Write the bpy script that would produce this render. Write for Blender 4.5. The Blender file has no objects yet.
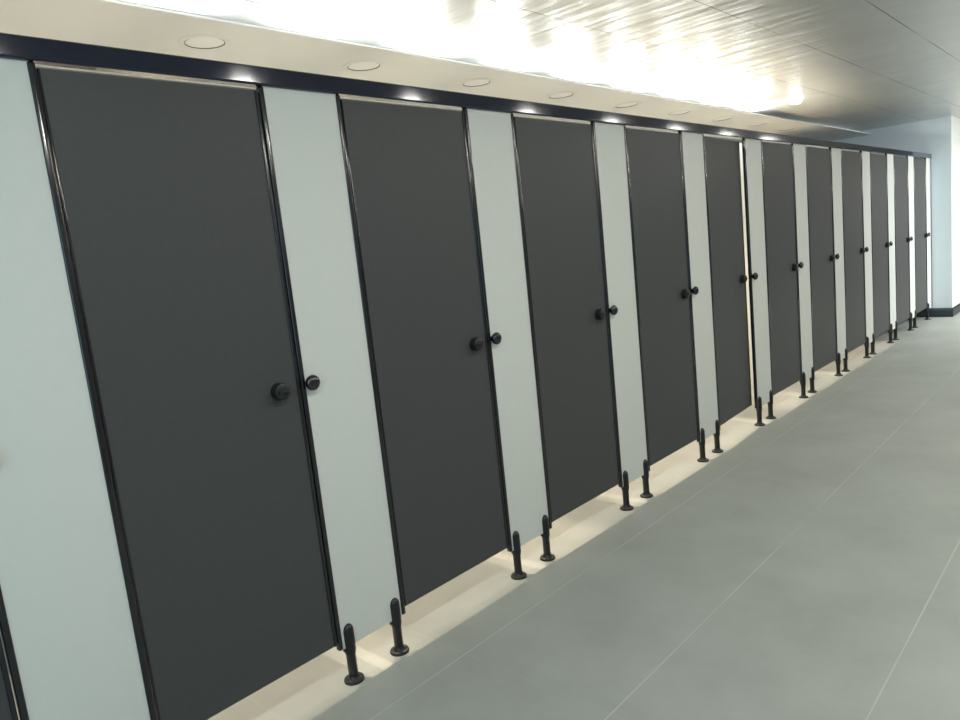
import bpy, bmesh, math, random
from mathutils import Matrix, Vector
random.seed(4)
sc = bpy.context.scene
COL = sc.collection

# ------------------------------------------------------------------ camera
FPX = 716.53
cd = bpy.data.cameras.new('camera'); cam = bpy.data.objects.new('camera', cd); COL.objects.link(cam)
cd.sensor_fit = 'HORIZONTAL'; cd.sensor_width = 36.0; cd.lens = FPX * 36.0 / 960.0
cd.clip_start = 0.02; cd.clip_end = 60
YAW, PITCH, ROLL = 0.7548, -0.1485, -0.1049
fw = Vector((math.cos(YAW)*math.cos(PITCH), math.sin(YAW)*math.cos(PITCH), math.sin(PITCH)))
rt0 = Vector((math.sin(YAW), -math.cos(YAW), 0)); up0 = rt0.cross(fw)
rt = rt0*math.cos(ROLL) + up0*math.sin(ROLL); up = up0*math.cos(ROLL) - rt0*math.sin(ROLL)
m = Matrix((rt, up, -fw)).transposed().to_4x4(); m.translation = Vector((-0.6469, -1.9546, 1.4003))
cam.matrix_world = m
sc.camera = cam

# ------------------------------------------------------------------ view, world
sc.view_settings.view_transform = 'Standard'; sc.view_settings.look = 'None'
sc.view_settings.gamma = 1.0; sc.view_settings.use_curve_mapping = False
sc.view_settings.exposure = 0.0
w = bpy.data.worlds.new('world'); sc.world = w; w.use_nodes = True
w.node_tree.nodes['Background'].inputs[0].default_value = (0.75, 0.85, 1.0, 1)
w.node_tree.nodes['Background'].inputs[1].default_value = 0.15
sc.cycles.use_denoising = True
sc.cycles.max_bounces = 6
sc.cycles.sample_clamp_indirect = 4.0

def area(name, loc, to, sx, sy, power, color, shape='RECTANGLE', parent=None, spread=math.pi):
    l = bpy.data.lights.new(name, 'AREA'); l.shape = shape; l.size = sx
    if shape in ('RECTANGLE', 'ELLIPSE'): l.size_y = sy
    l.energy = power; l.color = color; l.spread = spread
    o = bpy.data.objects.new(name, l); COL.objects.link(o)
    o.location = loc
    o.rotation_euler = (Vector(to) - Vector(loc)).to_track_quat('-Z', 'Y').to_euler()
    if parent: o.parent = parent
    return o

# two added fill lights, and daylight from the opening beyond the far corner
NEAR_FILL = area('cool_near_fill', (-2.35, -1.6, 1.5), (1.0, -0.3, 1.3), 2.0, 1.6, 24, (0.36, 0.79, 1.0))  # added unseen area light giving the near end its cool tint, no window modelled
DAY_FAR = area('daylight_far', (10.4, -2.9, 2.1), (10.0, -1.0, 0.0), 2.4, 0.5, 100, (1.0, 0.985, 0.90), spread=math.radians(120))
END_FILL = area('end_wall_fill', (7.9, -3.0, 1.7), (9.8, 0.0, 1.2), 1.2, 1.2, 26, (0.82, 0.93, 1.0), spread=math.radians(110))  # added unseen fill to brighten the end wall, no window modelled
CORRIDOR_W = 11.6      # each round corridor lamp
ROW_W = 3.6           # each round lamp of the row over the cubicle fronts
COVE_W = 15.0          # each cove light
CUBICLE_W = 140.0      # each cubicle downlight
C_CORR = (1.0, 0.975, 0.86)
C_CUB = (1.0, 0.79, 0.58)

# ------------------------------------------------------------------ dimensions
DW, PW = 0.5946, 0.3009          # door and pilaster widths
PITCHX = DW + PW
ND = 11                          # full doors
XE = 9.83                        # end wall
YC = -0.215                      # corner of the end wall
ZC, ZS = 2.425, 2.365             # main ceiling, soffit
YS = 0.645                        # soffit edge
YB, YR, XL, XR = 1.5, -3.1, -2.5, 13.5
ZDT, ZDB = 1.943, 0.155
ZPB = 0.128
ZR0, ZR1 = 1.957, 2.012

# ------------------------------------------------------------------ materials
def mat(name, col, rough=0.5, metal=0.0, spec=0.5, coat=0.0, noise=0.0, nscale=8.0, bump=0.0, emis=None, estr=0):
    M = bpy.data.materials.new(name); M.use_nodes = True
    nt = M.node_tree; b = nt.nodes['Principled BSDF']
    b.inputs['Base Color'].default_value = (*col, 1); b.inputs['Roughness'].default_value = rough
    b.inputs['Metallic'].default_value = metal; b.inputs['Specular IOR Level'].default_value = spec
    b.inputs['Coat Weight'].default_value = coat; b.inputs['Coat Roughness'].default_value = 0.08
    tc = nt.nodes.new('ShaderNodeTexCoord'); n = nt.nodes.new('ShaderNodeTexNoise')
    n.inputs['Scale'].default_value = nscale; n.inputs['Detail'].default_value = 5
    nt.links.new(tc.outputs['Object'], n.inputs['Vector'])
    if noise:
        r = nt.nodes.new('ShaderNodeMapRange'); r.inputs['To Min'].default_value = 1-noise; r.inputs['To Max'].default_value = 1+noise
        nt.links.new(n.outputs['Fac'], r.inputs['Value'])
        mx = nt.nodes.new('ShaderNodeVectorMath'); mx.operation = 'SCALE'; mx.inputs[0].default_value = col
        nt.links.new(r.outputs[0], mx.inputs['Scale']); nt.links.new(mx.outputs[0], b.inputs['Base Color'])
    if bump:
        bp = nt.nodes.new('ShaderNodeBump'); bp.inputs['Strength'].default_value = bump; bp.inputs['Distance'].default_value = 0.002
        nt.links.new(n.outputs['Fac'], bp.inputs['Height']); nt.links.new(bp.outputs[0], b.inputs['Normal'])
    if emis:
        b.inputs['Emission Color'].default_value = (*emis, 1); b.inputs['Emission Strength'].default_value = estr
    return M

def line_mask(nt, sock, origin, period, width):
    """1 on thin lines every `period` along one coordinate"""
    def mth(op, a, b=None):
        n = nt.nodes.new('ShaderNodeMath'); n.operation = op
        for k, v in ((0, a), (1, b)):
            if v is None: continue
            if isinstance(v, (int, float)): n.inputs[k].default_value = v
            else: nt.links.new(v, n.inputs[k])
        return n.outputs[0]
    s = mth('DIVIDE', mth('SUBTRACT', sock, origin), period)
    s = mth('ABSOLUTE', mth('SUBTRACT', mth('FRACT', mth('ADD', s, 100.5)), 0.5))
    return mth('LESS_THAN', s, width*0.5/period)

def tile_mat(name, col, line_x_col, line_y_col, ox, oy, px, py, wx, wy, rough, metal=0, spec=0.5, mott=0.08, coat=0, streak=None):
    """line_y: joints at constant y (running along x); line_x: joints at constant x"""
    M = bpy.data.materials.new(name); M.use_nodes = True
    nt = M.node_tree; b = nt.nodes['Principled BSDF']
    g = nt.nodes.new('ShaderNodeNewGeometry'); sp = nt.nodes.new('ShaderNodeSeparateXYZ')
    nt.links.new(g.outputs['Position'], sp.inputs[0])
    n = nt.nodes.new('ShaderNodeTexNoise'); n.inputs['Scale'].default_value = 2.3; n.inputs['Detail'].default_value = 8; n.inputs['Roughness'].default_value = 0.62
    nt.links.new(g.outputs['Position'], n.inputs['Vector'])
    r = nt.nodes.new('ShaderNodeMapRange'); r.inputs['From Min'].default_value = .3; r.inputs['From Max'].default_value = .7
    r.inputs['To Min'].default_value = 1-mott; r.inputs['To Max'].default_value = 1+mott
    nt.links.new(n.outputs['Fac'], r.inputs['Value'])
    sc_ = nt.nodes.new('ShaderNodeVectorMath'); sc_.operation = 'SCALE'; sc_.inputs[0].default_value = col
    nt.links.new(r.outputs[0], sc_.inputs['Scale'])
    def mix(f, a, bcol):
        x = nt.nodes.new('ShaderNodeMix'); x.data_type = 'RGBA'
        nt.links.new(f, x.inputs['Factor']); nt.links.new(a, x.inputs['A']); x.inputs['B'].default_value = (*bcol, 1)
        return x.outputs['Result']
    c = mix(line_mask(nt, sp.outputs[0], ox, px, wx), sc_.outputs[0], line_x_col)
    n3 = nt.nodes.new('ShaderNodeTexNoise'); n3.inputs['Scale'].default_value = 1.3; n3.inputs['Detail'].default_value = 3
    nt.links.new(g.outputs['Position'], n3.inputs['Vector'])
    r3 = nt.nodes.new('ShaderNodeMapRange'); r3.inputs['From Min'].default_value = .38; r3.inputs['From Max'].default_value = .58
    r3.inputs['To Min'].default_value = .25
    nt.links.new(n3.outputs['Fac'], r3.inputs['Value'])
    mm = nt.nodes.new('ShaderNodeMath'); mm.operation = 'MULTIPLY'
    nt.links.new(line_mask(nt, sp.outputs[1], oy, py, wy), mm.inputs[0]); nt.links.new(r3.outputs[0], mm.inputs[1])
    c = mix(mm.outputs[0], c, line_y_col)
    nt.links.new(c, b.inputs['Base Color'])
    b.inputs['Roughness'].default_value = rough; b.inputs['Metallic'].default_value = metal
    b.inputs['Specular IOR Level'].default_value = spec; b.inputs['Coat Weight'].default_value = coat
    if streak:
        mp = nt.nodes.new('ShaderNodeMapping'); mp.inputs['Scale'].default_value = streak[:3]
        n2 = nt.nodes.new('ShaderNodeTexNoise'); n2.inputs['Scale'].default_value = 1.0; n2.inputs['Detail'].default_value = 4
        nt.links.new(g.outputs['Position'], mp.inputs['Vector']); nt.links.new(mp.outputs[0], n2.inputs['Vector'])
        bp = nt.nodes.new('ShaderNodeBump'); bp.inputs['Strength'].default_value = streak[3]; bp.inputs['Distance'].default_value = 0.01
        nt.links.new(n2.outputs['Fac'], bp.inputs['Height']); nt.links.new(bp.outputs[0], b.inputs['Normal'])
    return M

M_floor = tile_mat('grey_floor_tile', (0.335, 0.358, 0.345), (0.365, 0.385, 0.37), (0.47, 0.485, 0.455), 0.97, -0.215, 0.6, 0.6, 0.003, 0.005, 0.52, spec=0.35, mott=0.10)
M_ceil = tile_mat('brushed_metal_ceiling', (0.72, 0.73, 0.71), (0.6, 0.6, 0.58), (0.16, 0.16, 0.16), 0.40, 0.065, 0.98, 0.49, 0.003, 0.006, 0.38, metal=0.6, mott=0.06,
                  streak=(9, 1.4, 1, 0.85))
M_soffit = mat('soffit_paint', (0.90, 0.93, 0.93), 0.55, noise=0.02)
M_white = mat('white_wall_paint', (0.85, 0.86, 0.82), 0.5, noise=0.01)
M_opp = mat('grey_wall_tile', (0.26, 0.27, 0.28), 0.4, noise=0.05)
M_blue = mat('glossy_blue_grey_wall', (0.66, 0.74, 0.79), 0.18, noise=0.03, nscale=3)
M_pil = mat('pale_laminate', (0.68, 0.705, 0.68), 0.5, noise=0.025, nscale=30, bump=0.06)
M_door = mat('charcoal_laminate', (0.064, 0.067, 0.070), 0.50, spec=0.35, noise=0.10, nscale=60, bump=0.15)
M_trim = mat('black_anodised_aluminium', (0.010, 0.010, 0.014), 0.14, spec=0.7)
M_rail = mat('navy_black_aluminium', (0.014, 0.017, 0.034), 0.07, spec=0.6)
M_black = mat('black_nylon', (0.010, 0.012, 0.014), 0.42)
M_knob = mat('polished_black_knob', (0.09, 0.09, 0.10), 0.16, metal=1.0)
M_base = mat('black_skirting', (0.020, 0.028, 0.036), 0.25)
M_ring = mat('white_lamp_ring', (0.88, 0.90, 0.90), 0.4)
M_lens = mat('lit_lamp_lens', (0.9, 0.9, 0.88), 0.4, emis=(1, 0.99, 0.95), estr=30)
M_lensd = mat('dim_lamp_lens', (0.85, 0.87, 0.87), 0.4, emis=(1, 0.94, 0.85), estr=0.12)
M_shade = mat('painted_recess_shade', (0.03, 0.03, 0.03), 0.6)  # near-black colour standing in for shade in the downlight recess

# ------------------------------------------------------------------ mesh helpers
def bm_box(bm, x0, x1, y0, y1, z0, z1, bev=0.0, seg=2):
    g = bmesh.ops.create_cube(bm, size=1.0)
    vs = g['verts']
    for v in vs:
        v.co = Vector(((x0+x1)/2 + v.co.x*(x1-x0), (y0+y1)/2 + v.co.y*(y1-y0), (z0+z1)/2 + v.co.z*(z1-z0)))
    if bev:
        es = list({e for v in vs for e in v.link_edges})
        bmesh.ops.bevel(bm, geom=es, offset=bev, segments=seg, profile=0.5, affect='EDGES', clamp_overlap=True)

def bm_lathe(bm, prof, M=Matrix.Identity(4), n=28, cap0=True, cap1=True):
    """profile of (radius, height) turned about local Z"""
    rings = []
    for r, z in prof:
        if r < 1e-6: rings.append([bm.verts.new(M @ Vector((0, 0, z)))])
        else: rings.append([bm.verts.new(M @ Vector((r*math.cos(2*math.pi*k/n), r*math.sin(2*math.pi*k/n), z))) for k in range(n)])
    for a, b in zip(rings, rings[1:]):
        for k in range(n):
            k2 = (k+1) % n
            if len(a) == 1 and len(b) == 1: continue
            if len(a) == 1: bm.faces.new((a[0], b[k], b[k2]))
            elif len(b) == 1: bm.faces.new((a[k], a[k2], b[0]))
            else: bm.faces.new((a[k], a[k2], b[k2], b[k]))
    if cap0 and len(rings[0]) > 1: bm.faces.new(rings[0][::-1])
    if cap1 and len(rings[-1]) > 1: bm.faces.new(rings[-1])

def finish(name, bm, M, parent=None, smooth=True):
    bmesh.ops.recalc_face_normals(bm, faces=bm.faces)
    me = bpy.data.meshes.new(name); bm.to_mesh(me); bm.free()
    me.materials.append(M)
    if smooth:
        me.shade_smooth() if hasattr(me, 'shade_smooth') else None
        me.set_sharp_from_angle(angle=math.radians(35))
    o = bpy.data.objects.new(name, me); COL.objects.link(o)
    if parent: o.parent = parent
    return o

def box(name, x0, x1, y0, y1, z0, z1, M, parent=None, bev=0.0, seg=2, flat=False):
    bm = bmesh.new(); bm_box(bm, x0, x1, y0, y1, z0, z1, bev, seg)
    return finish(name, bm, M, parent, smooth=bev > 0 and not flat)

def struct(o):
    o['kind'] = 'structure'; return o

def thing(name, loc, label, cat, group=None):
    o = bpy.data.objects.new(name, None); COL.objects.link(o); o.location = loc
    o.empty_display_size = 0.1
    o['label'] = label; o['category'] = cat
    if group: o['group'] = group
    return o

def copy_thing(src, loc, label):
    r = src.copy(); COL.objects.link(r); r.location = loc; r['label'] = label
    for ch in src.children:
        c = ch.copy(); COL.objects.link(c); c.parent = r
        for g in ch.children:
            d = g.copy(); COL.objects.link(d); d.parent = c
    return r

# ------------------------------------------------------------------ setting
struct(box('floor', XL, XR, YR, YB, -0.1, 0, M_floor))
struct(box('ceiling', XL, XR, YR, YB, ZC, ZC+0.1, M_ceil))
# painted soffit over the cubicles, returning along the end wall
bm = bmesh.new()
bm_box(bm, XL, XE, YS, YB, ZS, ZS+0.008)
bm_box(bm, XL, XE, YS+0.14, YS+0.15, ZS+0.008, ZC)
struct(finish('ceiling_soffit', bm, M_soffit, smooth=False))
struct(box('wall_back', XL, XE, YB, YB+0.1, 0, ZC, M_opp))
struct(box('wall_left', XL-0.1, XL, YR, YB, 0, ZC, M_white))
struct(box('wall_front', XL, XR, YR-0.1, YR, 0, ZC, M_opp))
struct(box('wall_end', XE, XE+0.02, YC, YB, 0, ZC, M_blue))
struct(box('wall_beyond_corner', XE+0.02, XR, YC, YC+0.1, 0, ZC, M_white))
struct(box('wall_right', XR, XR+0.1, YR, YC+0.1, 0, ZC, M_opp))
struct(box('baseboard_end', XE-0.012, XE, YC-0.012, YB, 0, 0.112, M_base, bev=0.003))
struct(box('baseboard_beyond_corner', XE, XR, YC-0.012, YC, 0, 0.112, M_base, bev=0.003))

ORD = ['first', 'second', 'third', 'fourth', 'fifth', 'sixth', 'seventh', 'eighth', 'ninth', 'tenth', 'eleventh']

# ------------------------------------------------------------------ doors (origin at the hinge foot, front face y=0)
def make_door(label):
    t = thing('cubicle_door', (0, 0, 0), label, 'door', 'charcoal cubicle doors')
    box('door_panel', 0.006, DW-0.014, 0.0, 0.012, ZDB, ZDT, M_door, t)
    box('edge_strip', 0.001, 0.007, -0.002, 0.014, ZDB, ZDT, M_trim, t, bev=0.0015)
    box('edge_strip', DW-0.016, DW-0.004, -0.004, 0.016, ZDB-0.002, ZDT, M_trim, t, bev=0.004, seg=3)
    # round privacy lock
    bm = bmesh.new()
    Mx = Matrix.Translation((0.512, 0, 1.042)) @ Matrix.Rotation(math.radians(90), 4, 'X')
    bm_lathe(bm, [(0.027, 0.0), (0.027, 0.022), (0.0255, 0.028), (0.021, 0.031), (0.0, 0.0315)], Mx, 32)
    lk = finish('privacy_lock', bm, M_black, t)
    box('thumb_turn', 0.494, 0.530, -0.037, -0.030, 1.038, 1.046, M_black, lk, bev=0.002)
    for z in (0.38, 1.72):                                     # hinges on the hinge side, leaves inside the cubicle
        bm = bmesh.new(); bm_box(bm, 0.008, 0.045, 0.012, 0.017, z-0.035, z+0.035, 0.001)
        bm_lathe(bm, [(0.006, z-0.035), (0.006, z+0.035)], Matrix.Translation((0.006, 0.02, 0)), 12)
        finish('hinge', bm, M_black, t)
    return t

def make_pilaster(label, width=PW, legs=2):
    """origin at its near lower edge on the floor, front face y=0"""
    t = thing('cubicle_pilaster', (0, 0, 0), label, 'panel', 'pale pilaster panels between the doors')
    box('panel', 0.012, width-0.012, 0.0, 0.012, ZPB, ZR0, M_pil, t)
    box('edge_strip', 0.0, 0.017, -0.005, 0.017, ZPB+0.001, ZR0, M_trim, t, bev=0.006, seg=4)
    box('edge_strip', width-0.019, width-0.001, -0.005, 0.017, ZPB+0.001, ZR0, M_trim, t, bev=0.006, seg=4)
    for x in ((0.0467, width-0.0467) if legs == 2 else (0.0467,)):
        bm = bmesh.new()
        Mx = Matrix.Translation((x, 0.004, 0))
        bm_lathe(bm, [(0.0165, 0.008), (0.0165, 0.098), (0.0185, 0.102), (0.0185, 0.108), (0.0175, 0.111)], Mx, 28)
        lg = finish('leg', bm, M_black, t)
        bm = bmesh.new()
        bm_lathe(bm, [(0.035, 0.0), (0.035, 0.006), (0.033, 0.009), (0.024, 0.011), (0.020, 0.016), (0.018, 0.022)], Mx, 32)
        finish('base_disc', bm, M_black, lg)
        bm = bmesh.new()
        prof = [(0.019, 0.108), (0.0205, 0.112), (0.0205, 0.185)]
        prof += [(0.0205*math.cos(a), 0.185+0.024*math.sin(a)) for a in [math.radians(d) for d in (15, 30, 45, 60, 75)]] + [(0, 0.209)]
        bm_lathe(bm, prof, Mx, 28)
        bm_box(bm, x-0.023, x-0.010, -0.006, 0.014, 0.112, 0.124, 0.002)
        finish('clamp', bm, M_black, lg)
    if legs == 2 or True:
        bm = bmesh.new()
        Mx = Matrix.Translation((0.032, 0, 1.047)) @ Matrix.Rotation(math.radians(90), 4, 'X')
        prof = [(0.0, 0.036)] + [(0.0255*math.cos(a), 0.020+0.016*math.sin(a)) for a in [math.radians(d) for d in (75, 60, 45, 30, 15, 0, -15, -30, -45, -60, -75)]]
        bm_lathe(bm, prof[::-1], Mx, 36, cap0=True)
        kb = finish('knob', bm, M_knob, t)
        bm = bmesh.new(); bm_lathe(bm, [(0.014, 0), (0.014, 0.003), (0.009, 0.005), (0.009, 0.010)], Mx, 24)
        finish('knob_stem', bm, M_black, kb)
    return t

door_labels = [
    'charcoal cubicle door cropped by the lower left corner of the photo',
    'widest charcoal cubicle door, the first one seen whole from the left',
    'second whole charcoal cubicle door from the left, next after the widest one',
    'third whole charcoal cubicle door from the left, pale gap above it',
    'fourth whole charcoal cubicle door from the left, just before the ajar one',
    'charcoal cubicle door slightly ajar with bright gap down its lock side',
    'sixth whole charcoal cubicle door from the left, just beyond the ajar one',
    'seventh whole charcoal cubicle door from the left, two beyond the ajar one',
    'eighth whole charcoal cubicle door from the left, three beyond the ajar one',
    'narrow charcoal cubicle door, third from the far end wall',
    'narrow charcoal cubicle door, second from the far end wall',
    'last and narrowest charcoal cubicle door, beside the blue grey end wall']
pil_labels = [
    'pale blue pilaster panel at the left frame edge, left of the widest door',
    'pale pilaster panel right of the widest charcoal door, on two black legs',
    'pale pilaster panel between the second and third whole doors from the left',
    'pale pilaster panel between the third and fourth whole doors from the left',
    'pale pilaster panel right before the ajar door',
    'pale pilaster panel right after the ajar door, beside its bright gap',
    'pale pilaster panel between the sixth and seventh whole doors from the left',
    'pale pilaster panel between the seventh and eighth whole doors from the left',
    'pale pilaster panel between the eighth and ninth whole doors from the left',
    'narrow pale pilaster panel between the third last and second last doors',
    'narrow pale pilaster panel between the second last and last doors',
    'last pale pilaster panel, one black leg, meeting the end wall']

d0 = make_door(door_labels[0]); d0.location = (-PITCHX, 0, 0)
for i in range(ND):
    d = copy_thing(d0, (i*PITCHX, 0, 0), door_labels[i+1])
    if i == 4: d.rotation_euler = (0, 0, math.radians(3.3))
p0 = make_pilaster(pil_labels[0]); p0.location = (-PW, 0, 0)
for i in range(ND-1):
    copy_thing(p0, (i*PITCHX+DW, 0, 0), pil_labels[i+1])
pe = make_pilaster(pil_labels[ND], width=XE-0.0005-(ND-1)*PITCHX-DW, legs=1); pe.location = ((ND-1)*PITCHX+DW, 0, 0)

# inner partition walls between cubicles
pt_label = 'pale partition panel inside the cubicles behind the pilaster after the %s door'
pt = thing('cubicle_partition', (-PW/2, 0, 0), 'pale partition panel inside the cubicles behind the leftmost pilaster', 'panel', 'partition panels inside the cubicles')
box('panel', -0.006, 0.006, 0.020, YB, ZDB, 1.95, M_pil, pt)
box('leg', -0.012, 0.012, 1.30, 1.324, 0, ZDB, M_black, pt, bev=0.004)
for i in range(ND-1):
    copy_thing(pt, (i*PITCHX+DW+PW/2, 0, 0), pt_label % ORD[i])

# head rail
hr = thing('head_rail', (0, 0, ZR0), 'long glossy navy black head rail running along the cubicle tops', 'rail')
hb = box('rail_profile', XL+0.001, XE-0.001, -0.013, 0.027, 0, ZR1-ZR0, M_rail, hr, bev=0.006, seg=5, flat=True)

# ------------------------------------------------------------------ lamps
# recessed downlights in the soffit, one over each cubicle
def make_downlight(label):
    t = thing('recessed_downlight', (0, 0, 0), label, 'ceiling light', 'recessed downlights in the white soffit')
    bm = bmesh.new()
    bm_lathe(bm, [(0.105, 0.0), (0.104, -0.004), (0.096, -0.006), (0.082, -0.005), (0.078, 0.0)], n=48, cap0=False, cap1=False)
    finish('trim_ring', bm, M_ring, t)
    bm = bmesh.new()
    bm_lathe(bm, [(0.080, -0.001), (0.0798, -0.0035), (0.0775, -0.0035), (0.077, -0.001)], n=48, cap0=False, cap1=False)
    finish('recess_shade_ring', bm, M_shade, t)  # dark ring paints the shadow inside the recess, lens is flush
    bm = bmesh.new()
    bm_lathe(bm, [(0.077, -0.0008), (0.0, -0.0012)], n=48, cap0=False)
    finish('lens', bm, M_lensd, t)
    return t
dl_lab = ['white round downlight in the soffit, nearest one beyond the left frame edge',
          'white round downlight in the soffit above the widest door, clearest of the row',
          'white round downlight in the soffit above the second whole door',
          'white round downlight in the soffit above the third whole door',
          'white round downlight in the soffit above the fourth whole door',
          'white round downlight in the soffit above the ajar door',
          'white round downlight in the soffit, second beyond the one above the ajar door',
          'white round downlight in the soffit, third beyond the one above the ajar door',
          'white round downlight in the soffit, fourth beyond the one above the ajar door',
          'white round downlight in the soffit, farthest of the row']
dl0 = make_downlight(dl_lab[0])
for k in range(10):
    x = 0.948 + 0.828*(k-1)
    if k == 0: t = dl0; t.location = (x, 0.90, ZS)
    else: t = copy_thing(dl0, (x, 0.90, ZS), dl_lab[k])
    if k: continue                    # the copies carry a copy of the first one's beam
    l = bpy.data.lights.new('downlight_beam', 'SPOT'); l.energy = CUBICLE_W; l.color = C_CUB
    l.spot_size = math.radians(105); l.spot_blend = 0.6; l.shadow_soft_size = 0.014
    lo = bpy.data.objects.new('downlight_beam', l); COL.objects.link(lo); lo.location = (0, 0, -0.03); lo.parent = t

# round lamps in the metal ceiling: a row over the cubicle fronts and a row over the corridor
def make_round_lamp(name, label, group):
    t = thing(name, (0, 0, 0), label, 'ceiling light', group)
    bm = bmesh.new()
    bm_lathe(bm, [(0.066, 0.0), (0.065, -0.003), (0.060, -0.004), (0.056, -0.003)], n=40, cap0=False, cap1=False)
    finish('trim_ring', bm, M_ring, t)
    bm = bmesh.new(); bm_lathe(bm, [(0.057*math.cos(math.radians(a)), -0.002-0.042*math.sin(math.radians(a))) for a in range(0, 90, 12)] + [(0, -0.044)], n=40, cap0=False)
    finish('lens', bm, M_lens, t)
    return t
row_x = [2.04 + 0.67*k for k in range(-4, 7)]
row_x[-1] = 6.07
names = ['eleventh', 'tenth', 'ninth', 'eighth', 'seventh', 'sixth', 'fifth', 'fourth', 'third', 'second', 'farthest']
rl0 = make_round_lamp('round_ceiling_lamp', '', 'glaring round lamps along the soffit')
for k, x in enumerate(row_x):
    lab = ('glaring round ceiling lamp at the far end of the bright row' if k == len(row_x)-1
           else 'glaring round ceiling lamp, %s from the far end of the bright row' % names[k])
    if k == 0: t = rl0; t.location = (x, 0.30, ZC); t['label'] = lab
    else: t = copy_thing(rl0, (x, 0.30, ZC), lab)
    if k == 0: area('lamp_glow', (0, 0, -0.048), (0, 0, -1), 0.11, 0.11, ROW_W, C_CORR, 'DISK', t)
cl0 = None
for k in range(9):
    x = -0.9 + 1.2*k
    lab = 'round lamp in the corridor ceiling in front of the cubicles, %s from the near end' % ORD[k]
    if k == 0: cl0 = t = make_round_lamp('round_ceiling_lamp', lab, 'round lamps over the corridor'); t.location = (x, -1.60, ZC)
    else: t = copy_thing(cl0, (x, -1.60, ZC), lab)
    if k == 0: area('lamp_glow', (0, 0, -0.048), (0, 0, -1), 0.15, 0.15, CORRIDOR_W, C_CORR, 'DISK', t)

# cove lights lying on the soffit edge, washing the metal ceiling
for k in range(13):
    x = -1.98 + 0.67*k
    t = thing('cove_light', (x, YS+0.122, ZS+0.008), 'light bar hidden behind the soffit edge washing the metal ceiling white', 'ceiling light', 'light bars hidden in the cove')
    box('housing', -0.17, 0.17, -0.012, 0.012, 0, 0.012, M_ring, t, bev=0.002)
    area('cove_glow', (0, -0.016, 0.014), (0, -1.0, 0.45), 0.30, 0.02, COVE_W, (1, 1, 0.97), parent=t)
